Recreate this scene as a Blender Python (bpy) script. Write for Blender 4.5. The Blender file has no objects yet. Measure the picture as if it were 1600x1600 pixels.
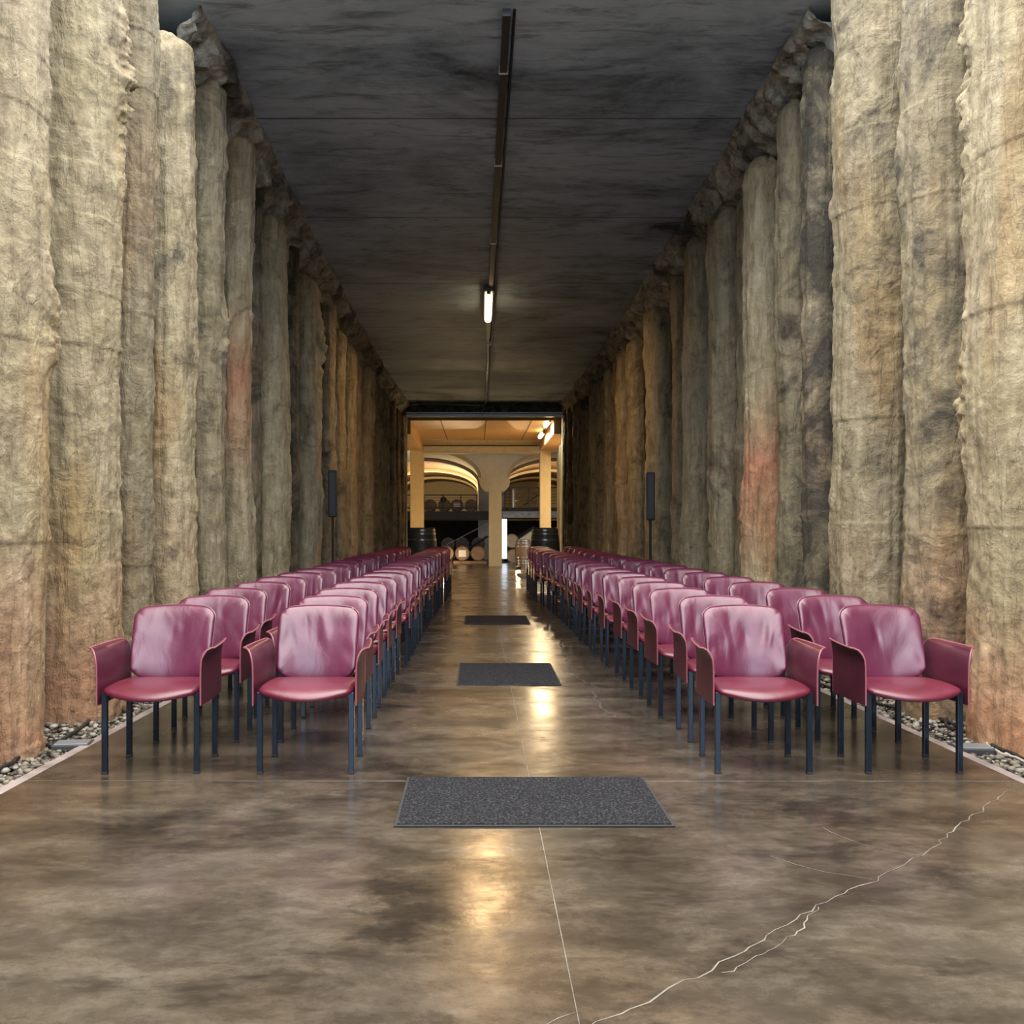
import bpy, bmesh, math, random
from mathutils import Vector, Matrix, noise
R = random.Random(7)
PI = math.pi
sc = bpy.context.scene
COL = sc.collection

# ------------------------------------------------------------------ camera
CAM_H = 1.205; F = 1600.0; VX, VY = 746.0, 817.0
cd = bpy.data.cameras.new('camera'); cam = bpy.data.objects.new('camera', cd); COL.objects.link(cam)
cam.location = (0, 0, CAM_H); cam.rotation_euler = (PI/2, 0, 0)
cd.sensor_width = 36; cd.lens = 36*F/1600; cd.shift_x = (800-VX)/1600; cd.shift_y = (VY-800)/1600
cd.clip_end = 300; cd.clip_start = .05
sc.camera = cam

# ------------------------------------------------------------------ sky, exposure
w = bpy.data.worlds.new('world'); sc.world = w; w.use_nodes = True
wn = w.node_tree; wn.nodes.clear()
wo = wn.nodes.new('ShaderNodeOutputWorld'); bg = wn.nodes.new('ShaderNodeBackground')
tc = wn.nodes.new('ShaderNodeTexCoord'); sp = wn.nodes.new('ShaderNodeSeparateXYZ')
cr = wn.nodes.new('ShaderNodeValToRGB')
sky = [(0.0,(.12,.11,.10)),(.02,(.34,.38,.42)),(.16,(.50,.60,.74)),(.34,(.98,1.10,1.32)),(.62,(1.55,1.56,1.56)),(1.0,(1.80,1.74,1.60))]
while len(cr.color_ramp.elements) < len(sky): cr.color_ramp.elements.new(.5)
for el, (p_, c_) in zip(cr.color_ramp.elements, sky): el.position = p_; el.color = c_ + (1,)
wn.links.new(tc.outputs['Generated'], sp.inputs[0]); wn.links.new(sp.outputs['Z'], cr.inputs[0])
wn.links.new(cr.outputs[0], bg.inputs[0]); wn.links.new(bg.outputs[0], wo.inputs[0])
bg.inputs[1].default_value = 3.3
sc.view_settings.view_transform = 'Standard'; sc.view_settings.look = 'None'
sc.view_settings.gamma = 1.0; sc.view_settings.exposure = 0.60
try: sc.view_settings.use_curve_mapping = False
except Exception: pass

# ------------------------------------------------------------------ helpers
def tag(o, label=None, cat=None, group=None, kind=None):
    if label: o['label'] = label
    if cat: o['category'] = cat
    if group: o['group'] = group
    if kind: o['kind'] = kind
    return o
def empty(name, loc=(0,0,0), rz=0, label=None, cat=None, group=None):
    o = bpy.data.objects.new(name, None); COL.objects.link(o); o.location = loc
    o.rotation_euler = (0,0,rz); o.empty_display_size = .1
    return tag(o, label, cat, group)
def mesh_obj(name, verts, faces, mats, parent=None, smooth=False, midx=None):
    me = bpy.data.meshes.new(name); me.from_pydata(verts, [], faces)
    for m in (mats if isinstance(mats, (list, tuple)) else [mats]): me.materials.append(m)
    if midx: me.polygons.foreach_set('material_index', midx)
    if smooth: me.polygons.foreach_set('use_smooth', [True]*len(me.polygons))
    me.update()
    o = bpy.data.objects.new(name, me); COL.objects.link(o); o.parent = parent
    return o
class MB:
    def __init__(s): s.v = []; s.f = []; s.m = []
    def add(s, v, f, mi=0):
        b = len(s.v); s.v += [tuple(p) for p in v]; s.f += [tuple(i+b for i in q) for q in f]; s.m += [mi]*len(f)
    def box(s, x0, x1, y0, y1, z0, z1, mi=0, b=0, M=None):
        if b <= 0:
            v = [(x,y,z) for x in (x0,x1) for y in (y0,y1) for z in (z0,z1)]
            f = [(0,1,3,2),(4,6,7,5),(0,4,5,1),(2,3,7,6),(0,2,6,4),(1,5,7,3)]
        else:
            bm = bmesh.new(); bmesh.ops.create_cube(bm, size=1)
            for q in bm.verts: q.co = Vector(((x0+x1)/2+q.co.x*(x1-x0), (y0+y1)/2+q.co.y*(y1-y0), (z0+z1)/2+q.co.z*(z1-z0)))
            bmesh.ops.bevel(bm, geom=bm.edges[:], offset=b, segments=2, profile=.5, affect='EDGES')
            v = [tuple(q.co) for q in bm.verts]; bm.verts.index_update(); f = [tuple(q.index for q in p.verts) for p in bm.faces]; bm.free()
        if M: v = [tuple(M @ Vector(p)) for p in v]
        s.add(v, f, mi); return s
    def tube(s, pts, r, n=8, mi=0, cap=True):
        pts = [Vector(p) for p in pts]; base = []; rings = []
        up = None
        for i, p in enumerate(pts):
            t = (pts[min(i+1,len(pts)-1)] - pts[max(i-1,0)]).normalized()
            if up is None: up = Vector((0,0,1)) if abs(t.z) < .9 else Vector((1,0,0))
            a = t.cross(up).normalized(); b = a.cross(t).normalized(); up = b
            rr = r[i] if isinstance(r, (list,tuple)) else r
            rings.append([p + a*math.cos(2*PI*k/n)*rr + b*math.sin(2*PI*k/n)*rr for k in range(n)])
        v = [q for g in rings for q in g]; f = []
        for i in range(len(pts)-1):
            for k in range(n): f.append((i*n+k, i*n+(k+1)%n, (i+1)*n+(k+1)%n, (i+1)*n+k))
        if cap: f.append(tuple(range(n))[::-1]); f.append(tuple((len(pts)-1)*n+k for k in range(n)))
        s.add(v, f, mi); return s
    def lathe(s, prof, n=24, M=None, mi=0, cap=True):
        v = []; f = []
        for (r, z) in prof:
            for k in range(n): v.append(Vector((r*math.cos(2*PI*k/n), r*math.sin(2*PI*k/n), z)))
        for i in range(len(prof)-1):
            for k in range(n): f.append((i*n+k, i*n+(k+1)%n, (i+1)*n+(k+1)%n, (i+1)*n+k))
        if cap: f.append(tuple(range(n))[::-1]); f.append(tuple((len(prof)-1)*n+k for k in range(n)))
        if M: v = [M @ p for p in v]
        s.add(v, f, mi); return s
    def prism(s, out, y0, y1, mi=0):     # outline in x,z extruded along y
        n = len(out); v = [(x,y0,z) for x,z in out] + [(x,y1,z) for x,z in out]
        f = [tuple(range(n)), tuple(range(2*n-1, n-1, -1))] + [(i, i+n, (i+1)%n+n, (i+1)%n) for i in range(n)]
        s.add(v, f, mi); return s
    def build(s, name, mats, parent=None, smooth=False):
        o = mesh_obj(name, s.v, s.f, mats, parent, smooth, s.m)
        if smooth:
            try: o.data.set_sharp_from_angle(angle=math.radians(38))
            except Exception: pass
        return o
def fix_normals(o):
    bm = bmesh.new(); bm.from_mesh(o.data); bmesh.ops.recalc_face_normals(bm, faces=bm.faces); bm.to_mesh(o.data); bm.free(); return o
def px(x, y, Z): return ((x-VX)*Z/F, CAM_H + (VY-y)*Z/F)      # a direction measured in the photo, at depth Z, gives X and height
def lerp(a, b, t): return a + (b-a)*t
def interp(tab, z):
    if z <= tab[0][0]: return tab[0][1]
    for (a,b),(c,d) in zip(tab, tab[1:]):
        if z <= c: return lerp(b, d, (z-a)/(c-a))
    return tab[-1][1]
Z_PORTAL = 26.0
def WL(z): return 2.30 - .0245*(z-6)
def WR(z): return 2.76 - .0305*(z-6)
def SL(z): return 2.15 - .0225*(z-5)
def SR(z): return 2.56 - .0270*(z-5)
def ceil_z(z): return CAM_H + interp([(8.1,4.14),(9.4,4.0),(11.7,3.80),(15.8,3.44),(20,3.20),(26.5,3.03)], z)
def floor_z(z): return interp([(18.8,0),(34,-.24)], z)

# ------------------------------------------------------------------ material helpers
class NT:
    def __init__(s, name):
        s.m = bpy.data.materials.new(name); s.m.use_nodes = True; s.t = s.m.node_tree; s.t.nodes.clear()
        s.out = s.n('ShaderNodeOutputMaterial'); s.p = s.n('ShaderNodeBsdfPrincipled'); s.l(s.p.outputs[0], s.out.inputs[0])
    def n(s, k, **a):
        x = s.t.nodes.new(k)
        for q, v in a.items(): setattr(x, q, v)
        return x
    def l(s, a, b): s.t.links.new(a, b)
    def set(s, **a):
        for k, v in a.items(): s.p.inputs[k.replace('_',' ')].default_value = v
    def coord(s, scale=(1,1,1), kind='Object'):
        c = s.n('ShaderNodeTexCoord'); m = s.n('ShaderNodeMapping'); m.inputs['Scale'].default_value = scale
        if kind == 'World':
            g = s.n('ShaderNodeNewGeometry'); s.l(g.outputs['Position'], m.inputs[0])
        else: s.l(c.outputs[kind], m.inputs[0])
        return m.outputs[0]
    def noise(s, co, scale=5, detail=6, rough=.6, dist=0):
        x = s.n('ShaderNodeTexNoise'); x.inputs['Scale'].default_value = scale; x.inputs['Detail'].default_value = detail
        x.inputs['Roughness'].default_value = rough; x.inputs['Distortion'].default_value = dist; s.l(co, x.inputs['Vector']); return x.outputs['Fac']
    def ramp(s, f, stops):
        x = s.n('ShaderNodeValToRGB'); els = x.color_ramp.elements
        while len(els) < len(stops): els.new(.5)
        for el, (p, c) in zip(els, stops): el.position = p; el.color = (c if hasattr(c, '__len__') else (c,c,c)) [:3] + (1,) if hasattr(c,'__len__') else (c,c,c,1)
        s.l(f, x.inputs[0]); return x.outputs[0]
    def mix(s, f, a, b, mode='MIX'):
        x = s.n('ShaderNodeMix'); x.data_type = 'RGBA'; x.blend_type = mode
        for i, v in ((0,f),(6,a),(7,b)):
            if hasattr(v, 'is_output') or isinstance(v, bpy.types.NodeSocket): s.l(v, x.inputs[i])
            else: x.inputs[i].default_value = v if i == 0 or len(v) == 4 else tuple(v)+(1,)
        return x.outputs[2]
    def math(s, op, a, b=0, c=0, clamp=False):
        x = s.n('ShaderNodeMath'); x.operation = op; x.use_clamp = clamp
        for i, v in enumerate((a,b,c)):
            if isinstance(v, bpy.types.NodeSocket): s.l(v, x.inputs[i])
            else: x.inputs[i].default_value = v
        return x.outputs[0]
    def bump(s, h, strength=.5, dist=.02, nrm=None):
        x = s.n('ShaderNodeBump'); x.inputs['Strength'].default_value = strength; x.inputs['Distance'].default_value = dist
        s.l(h, x.inputs['Height'])
        if nrm: s.l(nrm, x.inputs['Normal'])
        return x.outputs[0]
    def base(s, c): s.l(c, s.p.inputs['Base Color'])
    def nrm(s, c): s.l(c, s.p.inputs['Normal'])
    def rgh(s, c): s.l(c, s.p.inputs['Roughness'])

def plain(name, c, rough=.5, metal=0, spec=None, bumpy=0, bs=60, var=0):
    t = NT(name); t.set(Base_Color=c+(1,), Roughness=rough, Metallic=metal)
    if spec is not None: t.p.inputs['Specular IOR Level'].default_value = spec
    co = t.coord()
    if var:
        f = t.noise(co, 6, 6, .6)
        t.base(t.mix(t.ramp(f, [(.3,0.),(.7,1.)]), tuple(k*(1-var) for k in c)+(1,), tuple(min(1,k*(1+var)) for k in c)+(1,)))
    if bumpy: t.nrm(t.bump(t.noise(co, bs, 4, .6), bumpy, .004))
    return t.m
def emit(name, c, s):
    t = NT(name); t.set(Base_Color=(.8,.8,.8,1), Roughness=.4); t.p.inputs['Emission Color'].default_value = c+(1,); t.p.inputs['Emission Strength'].default_value = s
    return t.m

# pile: rough bored concrete, tinted per pile through the object's colour (brightness, pink amount, pink height / 4, soot)
def pile_mat():
    t = NT('rough_pile_concrete')
    co = t.coord(); cs = t.coord((1,1,.22)); oi = t.n('ShaderNodeObjectInfo')
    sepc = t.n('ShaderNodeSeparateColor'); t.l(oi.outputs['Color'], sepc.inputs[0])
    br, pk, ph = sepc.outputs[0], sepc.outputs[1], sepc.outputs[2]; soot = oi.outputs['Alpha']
    va = t.n('ShaderNodeVectorMath'); va.operation = 'ADD'
    rv = t.n('ShaderNodeCombineXYZ'); r100 = t.math('MULTIPLY', oi.outputs['Random'], 40.); t.l(r100, rv.inputs[0]); t.l(r100, rv.inputs[2])
    t.l(co, va.inputs[0]); t.l(rv.outputs[0], va.inputs[1]); co2 = va.outputs[0]
    vb = t.n('ShaderNodeVectorMath'); vb.operation = 'ADD'; t.l(cs, vb.inputs[0]); t.l(rv.outputs[0], vb.inputs[1]); cs2 = vb.outputs[0]
    big = t.noise(co2, 1.1, 4, .6, .4); mid = t.noise(co2, 5, 9, .68, .6); fine = t.noise(co2, 34, 8, .7); stri = t.noise(cs2, 13, 7, .65, .2)
    c1 = t.ramp(mid, [(.26,(.085,.065,.04)), (.43,(.27,.23,.15)), (.58,(.40,.355,.25)), (.78,(.60,.565,.45))])
    c2 = t.ramp(stri, [(.32,(.13,.10,.056)), (.5,(.32,.277,.187)), (.7,(.52,.475,.36))])
    c = t.mix(.5, c1, c2)
    greeny = t.ramp(big, [(.42,0.),(.66,.75)]); c = t.mix(greeny, c, t.mix(1., c, (.92,.94,.84,1), 'MULTIPLY'))
    ochre = t.ramp(t.noise(cs2, 2.1, 3, .5), [(.56,0.),(.72,.65)]); c = t.mix(ochre, c, t.mix(1., c, (1.05,.82,.55,1), 'MULTIPLY'))
    spots = t.ramp(t.noise(co2, 11, 10, .72, 1.2), [(.30,1.),(.395,0.)]); c = t.mix(t.math('MULTIPLY', spots, .6), c, (.035,.03,.022,1))
    # pink, iron-red stain around its own height on each pile
    sx = t.n('ShaderNodeSeparateXYZ'); t.l(co, sx.inputs[0])
    dz = t.math('SUBTRACT', sx.outputs[2], t.math('MULTIPLY', ph, 4.)); dz = t.math('ADD', dz, t.math('MULTIPLY', t.math('SUBTRACT', big, .5), 1.6))
    band = t.math('SUBTRACT', 1., t.math('MULTIPLY', t.math('ABSOLUTE', dz), .95), 0, True)
    band = t.math('MULTIPLY', t.math('POWER', band, 1.2), pk, 0, True)
    c = t.mix(band, c, t.mix(1., c, (1.18,.64,.54,1), 'MULTIPLY'))
    # soot / damp blackening in patches with shapes of their own
    sootn = t.ramp(t.math('ADD', t.noise(co2, 2.2, 8, .7, .8), t.math('MULTIPLY', soot, .44)), [(.62,0.),(.80,1.)])
    c = t.mix(t.math('MULTIPLY', sootn, .88), c, (.028,.026,.022,1))
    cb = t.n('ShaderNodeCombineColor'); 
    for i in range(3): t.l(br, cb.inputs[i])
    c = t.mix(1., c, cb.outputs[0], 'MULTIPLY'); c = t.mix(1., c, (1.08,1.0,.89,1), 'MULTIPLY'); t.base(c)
    h = t.math('ADD', t.math('MULTIPLY', mid, 1.0), t.math('MULTIPLY', fine, .35)); h = t.math('ADD', h, t.math('MULTIPLY', stri, .55))
    mp = t.n('ShaderNodeMapping'); mp.inputs['Scale'].default_value = (1,1,.16); t.l(co2, mp.inputs[0])
    crk = t.ramp(t.math('ABSOLUTE', t.math('SUBTRACT', t.noise(mp.outputs[0], 5.5, 5, .6, .5), .5)), [(0.,0.),(.02,1.)])
    h = t.math('ADD', h, t.math('MULTIPLY', crk, .10))
    c = t.mix(t.math('MULTIPLY', t.math('SUBTRACT', 1., crk), .22), c, (.06,.045,.03,1)); t.base(c)
    t.nrm(t.bump(h, 1.0, .038)); t.rgh(t.ramp(mid, [(.3,.62),(.7,.85)]))
    return t.m
M = {}
M['pile'] = pile_mat()

def floor_mat():
    t = NT('polished_concrete_floor'); co = t.coord((1,1,1),'World')
    co2 = t.coord((.75,1.15,1),'World')
    a = t.noise(co2, 1.0, 12, .70, .25); b = t.noise(co2, 3.6, 12, .76, .2); c_ = t.noise(co, 22, 8, .75)
    c = t.ramp(a, [(.32,(.010,.008,.006)), (.44,(.038,.030,.022)), (.56,(.088,.072,.055)), (.70,(.165,.142,.115))])
    c2 = t.ramp(b, [(.34,(.008,.006,.005)), (.47,(.042,.032,.022)), (.57,(.095,.076,.056)), (.70,(.17,.148,.12))])
    c = t.mix(.52, c, c2)
    br = t.ramp(t.noise(co, .55, 3, .5), [(.45,0.),(.65,.6)]); c = t.mix(br, c, t.mix(1., c, (1.08,.86,.62,1), 'MULTIPLY'))
    c = t.mix(t.ramp(c_, [(.3,.35),(.5,0.)]), c, (.012,.010,.008,1))
    sc_ = t.ramp(t.noise(t.coord((1,3,1),'World'), 8, 12, .85, 1.2), [(.62,0.),(.70,.55)]); c = t.mix(sc_, c, (.24,.22,.19,1))
    # darker, damp streaks
    wet = t.ramp(t.noise(co2, 1.5, 10, .72, .3), [(.36,.7),(.45,0.)]); c = t.mix(wet, c, (.009,.008,.007,1))
    t.base(c)
    t.rgh(t.ramp(t.noise(co2, 2.3, 9, .7, .4), [(.30,.13),(.5,.22),(.72,.38)]))
    t.p.inputs['Specular IOR Level'].default_value = .46
    t.nrm(t.bump(t.noise(co, 9, 6, .6), .10, .01)); return t.m
M['floor'] = floor_mat()
M['joint'] = plain('pale_mortar_joint', (.155,.14,.12), .6, var=.6)
M['slab_edge'] = plain('pinkish_slab_edge', (.28,.225,.21), .7, var=.35, bumpy=.5)
def ceiling_mat():
    t = NT('board_marked_concrete'); co = t.coord((1,1,1),'World'); cx = t.coord((.6,1.0,1),'World')
    a = t.noise(cx, .8, 9, .68, .5); b = t.noise(t.coord((.5,2.2,1),'World'), 3.4, 10, .75, .8)
    c = t.ramp(a, [(.32,(.036,.050,.070)), (.42,(.27,.36,.47)), (.54,(.45,.58,.74)), (.72,(.58,.70,.85))])
    d = t.ramp(b, [(.34,.40),(.50,1.),(.7,1.1)]); c = t.mix(1., c, d, 'MULTIPLY')
    g = t.n('ShaderNodeNewGeometry'); sx = t.n('ShaderNodeSeparateXYZ'); t.l(g.outputs['Position'], sx.inputs[0])
    seam = t.math('PINGPONG', sx.outputs[1], 1.25); seam = t.math('LESS_THAN', seam, .012)
    c = t.mix(t.math('MULTIPLY', seam, .7), c, (.02,.02,.02,1))
    # sooty old casting from about 13 m in
    t.base(c); t.set(Roughness=.62)
    t.nrm(t.bump(b, .35, .02)); return t.m
M['ceiling'] = ceiling_mat()
def rock_mat():
    t = NT('broken_rubble_concrete'); co = t.coord((1,1,1),'World')
    a = t.noise(co, 6, 10, .7, .5)
    c = t.ramp(a, [(.3,(.06,.054,.042)),(.46,(.34,.32,.26)),(.60,(.58,.55,.46)),(.78,(.72,.69,.60))])
    s = t.ramp(t.noise(co, 1.3, 5, .6, .3), [(.52,0.),(.64,.85)]); c = t.mix(s, c, (.03,.03,.028,1))
    t.base(c); t.set(Roughness=.85); t.nrm(t.bump(t.noise(co, 16, 8, .7), 1., .04)); return t.m
M['rock'] = rock_mat()
M['earth'] = plain('dark_backing_earth', (.04,.032,.025), .95, var=.4, bumpy=1, bs=8)
M['black_rock'] = plain('black_rock_band', (.07,.07,.066), .8, var=.8, bumpy=1, bs=10)
def leather(name, c, c2, wrinkle=.35):
    t = NT(name); co = t.coord(); oi = t.n('ShaderNodeObjectInfo')
    va = t.n('ShaderNodeVectorMath'); va.operation = 'ADD'; t.l(co, va.inputs[0])
    rv = t.n('ShaderNodeCombineXYZ'); k = t.math('MULTIPLY', oi.outputs['Random'], 20.); t.l(k, rv.inputs[0]); t.l(k, rv.inputs[2]); t.l(rv.outputs[0], va.inputs[1])
    n1 = t.noise(va.outputs[0], 4, 5, .6); n2 = t.noise(co, 420, 2, .5)
    t.base(t.mix(t.ramp(n1, [(.35,0.),(.65,1.)]), c+(1,), c2+(1,)))
    t.rgh(t.ramp(n1, [(.3,.30),(.7,.42)])); t.p.inputs['Specular IOR Level'].default_value = .75
    b1 = t.bump(n2, .10, .001); m = t.n('ShaderNodeMapping'); m.inputs['Scale'].default_value = (1,1,.45); t.l(va.outputs[0], m.inputs[0])
    t.nrm(t.bump(t.noise(m.outputs[0], 9, 3, .5, .8), wrinkle, .012, b1)); return t.m
M['leather'] = leather('burgundy_leather', (.086,.009,.033), (.115,.015,.048))
M['leather_seat'] = leather('burgundy_seat_leather', (.088,.005,.018), (.12,.009,.028), .18)
M['leather_arm'] = leather('dark_burgundy_saddle_leather', (.056,.007,.017), (.078,.010,.024), .1)
M['piping'] = plain('rose_cut_leather_edge', (.26,.08,.10), .4)
M['leg'] = plain('blue_black_lacquered_steel', (.022,.036,.058), .12, .6, .8)
M['foot'] = plain('black_rubber_foot', (.015,.015,.016), .6)
def mat_mat():
    t = NT('speckled_charcoal_carpet'); co = t.coord()
    a = t.noise(co, 95, 3, .85); c = t.ramp(a, [(.42,(.008,.008,.010)),(.54,(.016,.016,.019)),(.62,(.070,.070,.075))]); t.base(c)
    t.set(Roughness=.95); t.p.inputs['Specular IOR Level'].default_value = .15; t.nrm(t.bump(a, .8, .006)); return t.m
M['mat'] = mat_mat()
M['rubber'] = plain('black_rubber_edge', (.02,.02,.021), .7)
M['conduit'] = plain('dark_grey_cable_tray', (.075,.077,.08), .45, .5)
M['clamp'] = plain('pale_metal_clamp', (.55,.55,.52), .35, .6)
M['black'] = plain('satin_black_plastic', (.006,.006,.007), .42)
M['cable'] = plain('black_cable_sheath', (.014,.014,.014), .45)
M['pale_cable'] = plain('pale_hose_sheath', (.40,.36,.30), .5)
def stone_mat():
    t = NT('mixed_river_pebbles'); g = t.n('ShaderNodeNewGeometry')
    t.base(t.ramp(g.outputs['Random Per Island'], [(0.,(.03,.024,.018)),(.35,(.10,.078,.054)),(.6,(.20,.17,.13)),(.85,(.34,.31,.26)),(1.,(.07,.065,.06))]))
    t.set(Roughness=.6); return t.m
M['stone'] = stone_mat()
M['cream'] = plain('cream_painted_plaster', (.66,.56,.37), .75, var=.08)
M['grey_plaster'] = plain('warm_grey_plaster', (.44,.42,.36), .8, var=.1)
M['panel'] = plain('ochre_ceiling_panel', (.50,.31,.125), .55, var=.08)
M['vault'] = plain('ochre_brown_vault', (.20,.115,.055), .7, var=.1)
M['dark_line'] = plain('shadow_gap', (.05,.04,.03), .8)
M['steel'] = plain('brushed_galvanised_steel', (.36,.39,.42), .4, .7)
M['oak_dark'] = plain('dimmed_oak', (.07,.04,.022), .6, var=.3)  # oak colour darkened to stand for the dim light on the upper row
M['iron_hoop'] = plain('dark_iron_hoop', (.10,.09,.08), .4, .6)
M['dark_metal'] = plain('dark_painted_metal', (.022,.018,.016), .45, .3)
M['concrete'] = plain('grey_concrete_slab', (.22,.22,.21), .7, var=.4)
M['oak'] = plain('pale_oak_barrel_head', (.26,.16,.08), .6, var=.25)
M['oak_side'] = plain('oak_staves', (.27,.16,.08), .55, var=.3)
M['grey_cask'] = plain('weathered_grey_cask', (.085,.085,.075), .5, var=.4)
M['hoop'] = plain('galvanised_hoop', (.42,.43,.42), .3, .8)
M['label'] = plain('white_paper_label', (.85,.80,.72), .6)
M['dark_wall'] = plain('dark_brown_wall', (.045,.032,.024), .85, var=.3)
M['lamp'] = emit('warm_tube_glow', (1.0,.70,.36), 3.4)
M['lamp2'] = emit('warm_wall_lamp_glow', (1.0,.78,.42), 7)
M['daylit'] = emit('daylit_doorway_glow', (.72,.86,1.0), 1.5)

# ------------------------------------------------------------------ floor, gravel beds, ground
def build_floor():
    mb = MB(); rr = random.Random(3)
    zs = [-9,-6,-3,0,3,6,9,12,15,18.8,22,26]
    for a, b in zip(zs, zs[1:]):
        v = [(-SL(a),a,floor_z(a)),(SR(a),a,floor_z(a)),(SR(b),b,floor_z(b)),(-SL(b),b,floor_z(b))]
        lo = [(x,y,z-.10) for x,y,z in v]
        mb.add(v+lo, [(0,1,2,3),(0,3,7,4),(1,5,6,2)])
        for s, fn in ((-1,SL),(1,SR)):
            i0, i1 = s*(fn(a)-.045), s*(fn(b)-.045); o0, o1 = s*(fn(a)+.012), s*(fn(b)+.012)
            mb.add([(i0,a,floor_z(a)+.001),(o0,a,floor_z(a)+.001),(o1,b,floor_z(b)+.001),(i1,b,floor_z(b)+.001),(o0,a,-.1),(o1,b,floor_z(b)-.1)],
                   [(0,1,2,3) if s>0 else (3,2,1,0), (1,4,5,2)], 2)
    mb.add([(-7,26,floor_z(26)),(9,26,floor_z(26)),(9,34,-.24),(-7,34,-.24)], [(0,1,2,3)])
    mb.add([(-7,34,-.24),(9,34,-.24),(9,64,-.24),(-7,64,-.24)], [(0,1,2,3)])
    def strip(pts, w, mi=1, wob=0, sub=.12):
        P = []
        for (x0,y0),(x1,y1) in zip(pts, pts[1:]):
            n = max(1, int(math.hypot(x1-x0,y1-y0)/sub))
            for i in range(n): P.append((lerp(x0,x1,i/n), lerp(y0,y1,i/n)))
        P.append(pts[-1])
        P = [(x + wob*(rr.random()-.5), y + wob*(rr.random()-.5)) for x,y in P]
        v = []
        for i,(x,y) in enumerate(P):
            a = P[max(0,i-1)]; b = P[min(len(P)-1,i+1)]; dx, dy = b[0]-a[0], b[1]-a[1]; L = math.hypot(dx,dy) or 1
            ww = w*(.5+rr.random()*(1. if wob else .25)); z = floor_z(y)+.0012
            v += [(x-dy/L*ww/2, y+dx/L*ww/2, z), (x+dy/L*ww/2, y-dx/L*ww/2, z)]
        mb.add(v, [(2*i, 2*i+1, 2*i+3, 2*i+2) for i in range(len(P)-1)], mi)
    strip([(.245,-3),(.245,12),(.245,26)], .0045, sub=.3)
    for z in (4.78, 7.55, 10.4, 13.2, 16.0, 18.8, 21.6): strip([(-SL(z)+.05,z),(SR(z)-.05,z-.01)], .010 if z < 5 else .008, sub=.3)
    # long crack with its branches
    strip([(2.40,4.62),(2.16,4.35),(1.86,4.0),(1.60,3.69),(1.30,3.42),(1.075,3.22),(.82,2.95),(.585,2.72),(.35,2.51),(.1,2.36)], .0040, wob=.028, sub=.05)
    strip([(1.075,3.22),(.95,3.02),(.80,2.86),(.66,2.74)], .0035, wob=.02, sub=.03)
    strip([(1.34,3.47),(1.20,3.52),(1.05,3.70)], .002, wob=.02, sub=.05)
    strip([(1.6,3.69),(1.42,3.86),(1.36,4.05)], .002, wob=.02, sub=.05)
    strip([(.05,2.36),(.245,2.52)], .003, wob=.02, sub=.05)
    # dark wet crack right of the aisle
    strip([(.86,6.3),(.80,6.9),(.86,7.5),(.76,8.2),(.80,9.2),(.84,10.5)], .016, 3, wob=.05, sub=.06)
    strip([(1.36,4.9),(1.40,5.2),(1.33,5.6),(1.42,6.1)], .016, 3, wob=.04, sub=.05)
    o = mb.build('floor', [M['floor'], M['joint'], M['slab_edge'], M['dark_line']]); tag(o, kind='structure')
    g = MB()
    g.box(-60,60,-60,-9,-.3,-.12); g.box(-60,-1,-9,26,-.3,-.075); g.box(1,60,-9,26,-.3,-.075)
    tag(g.build('ground', M['earth']), kind='structure')
build_floor()

def gravel(side, n):
    rr = random.Random(11+side); phi = (1+5**.5)/2
    iv = [Vector(p).normalized() for p in [(-1,phi,0),(1,phi,0),(-1,-phi,0),(1,-phi,0),(0,-1,phi),(0,1,phi),(0,-1,-phi),(0,1,-phi),(phi,0,-1),(phi,0,1),(-phi,0,-1),(-phi,0,1)]]
    fi = [(0,11,5),(0,5,1),(0,1,7),(0,7,10),(0,10,11),(1,5,9),(5,11,4),(11,10,2),(10,7,6),(7,1,8),(3,9,4),(3,4,2),(3,2,6),(3,6,8),(3,8,9),(4,9,5),(2,4,11),(6,2,10),(8,6,7),(9,8,1)]
    V = []; Fc = []
    for i in range(n):
        z = 2.6 + 9.5*rr.random()**1.35; fn = SL if side < 0 else SR
        x = side*(fn(z) + .005 + .60*rr.random()**1.1)
        s = .007 + .017*rr.random()**1.6; sx, sy, sz = s*(.8+.6*rr.random()), s*(.8+.6*rr.random()), s*.7
        a = rr.random()*6.28; ca, sa = math.cos(a), math.sin(a); b = len(V); zz = -.045 + rr.random()*.03 + max(0, abs(x)-fn(z)-.15)*.05
        for q in iv:
            X, Y = q.x*sx, q.y*sy
            V.append((x + ca*X - sa*Y, z + sa*X + ca*Y, zz + q.z*sz))
        Fc += [tuple(k+b for k in f) for f in fi]
    o = mesh_obj('gravel', V, Fc, M['stone'], smooth=True)
    sd = 'left' if side < 0 else 'right'
    return tag(o, 'strip of small mixed pebbles between the %s slab edge and the concrete piles' % sd, 'gravel', kind='stuff')
gravel(-1, 9000); gravel(1, 9000)

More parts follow.
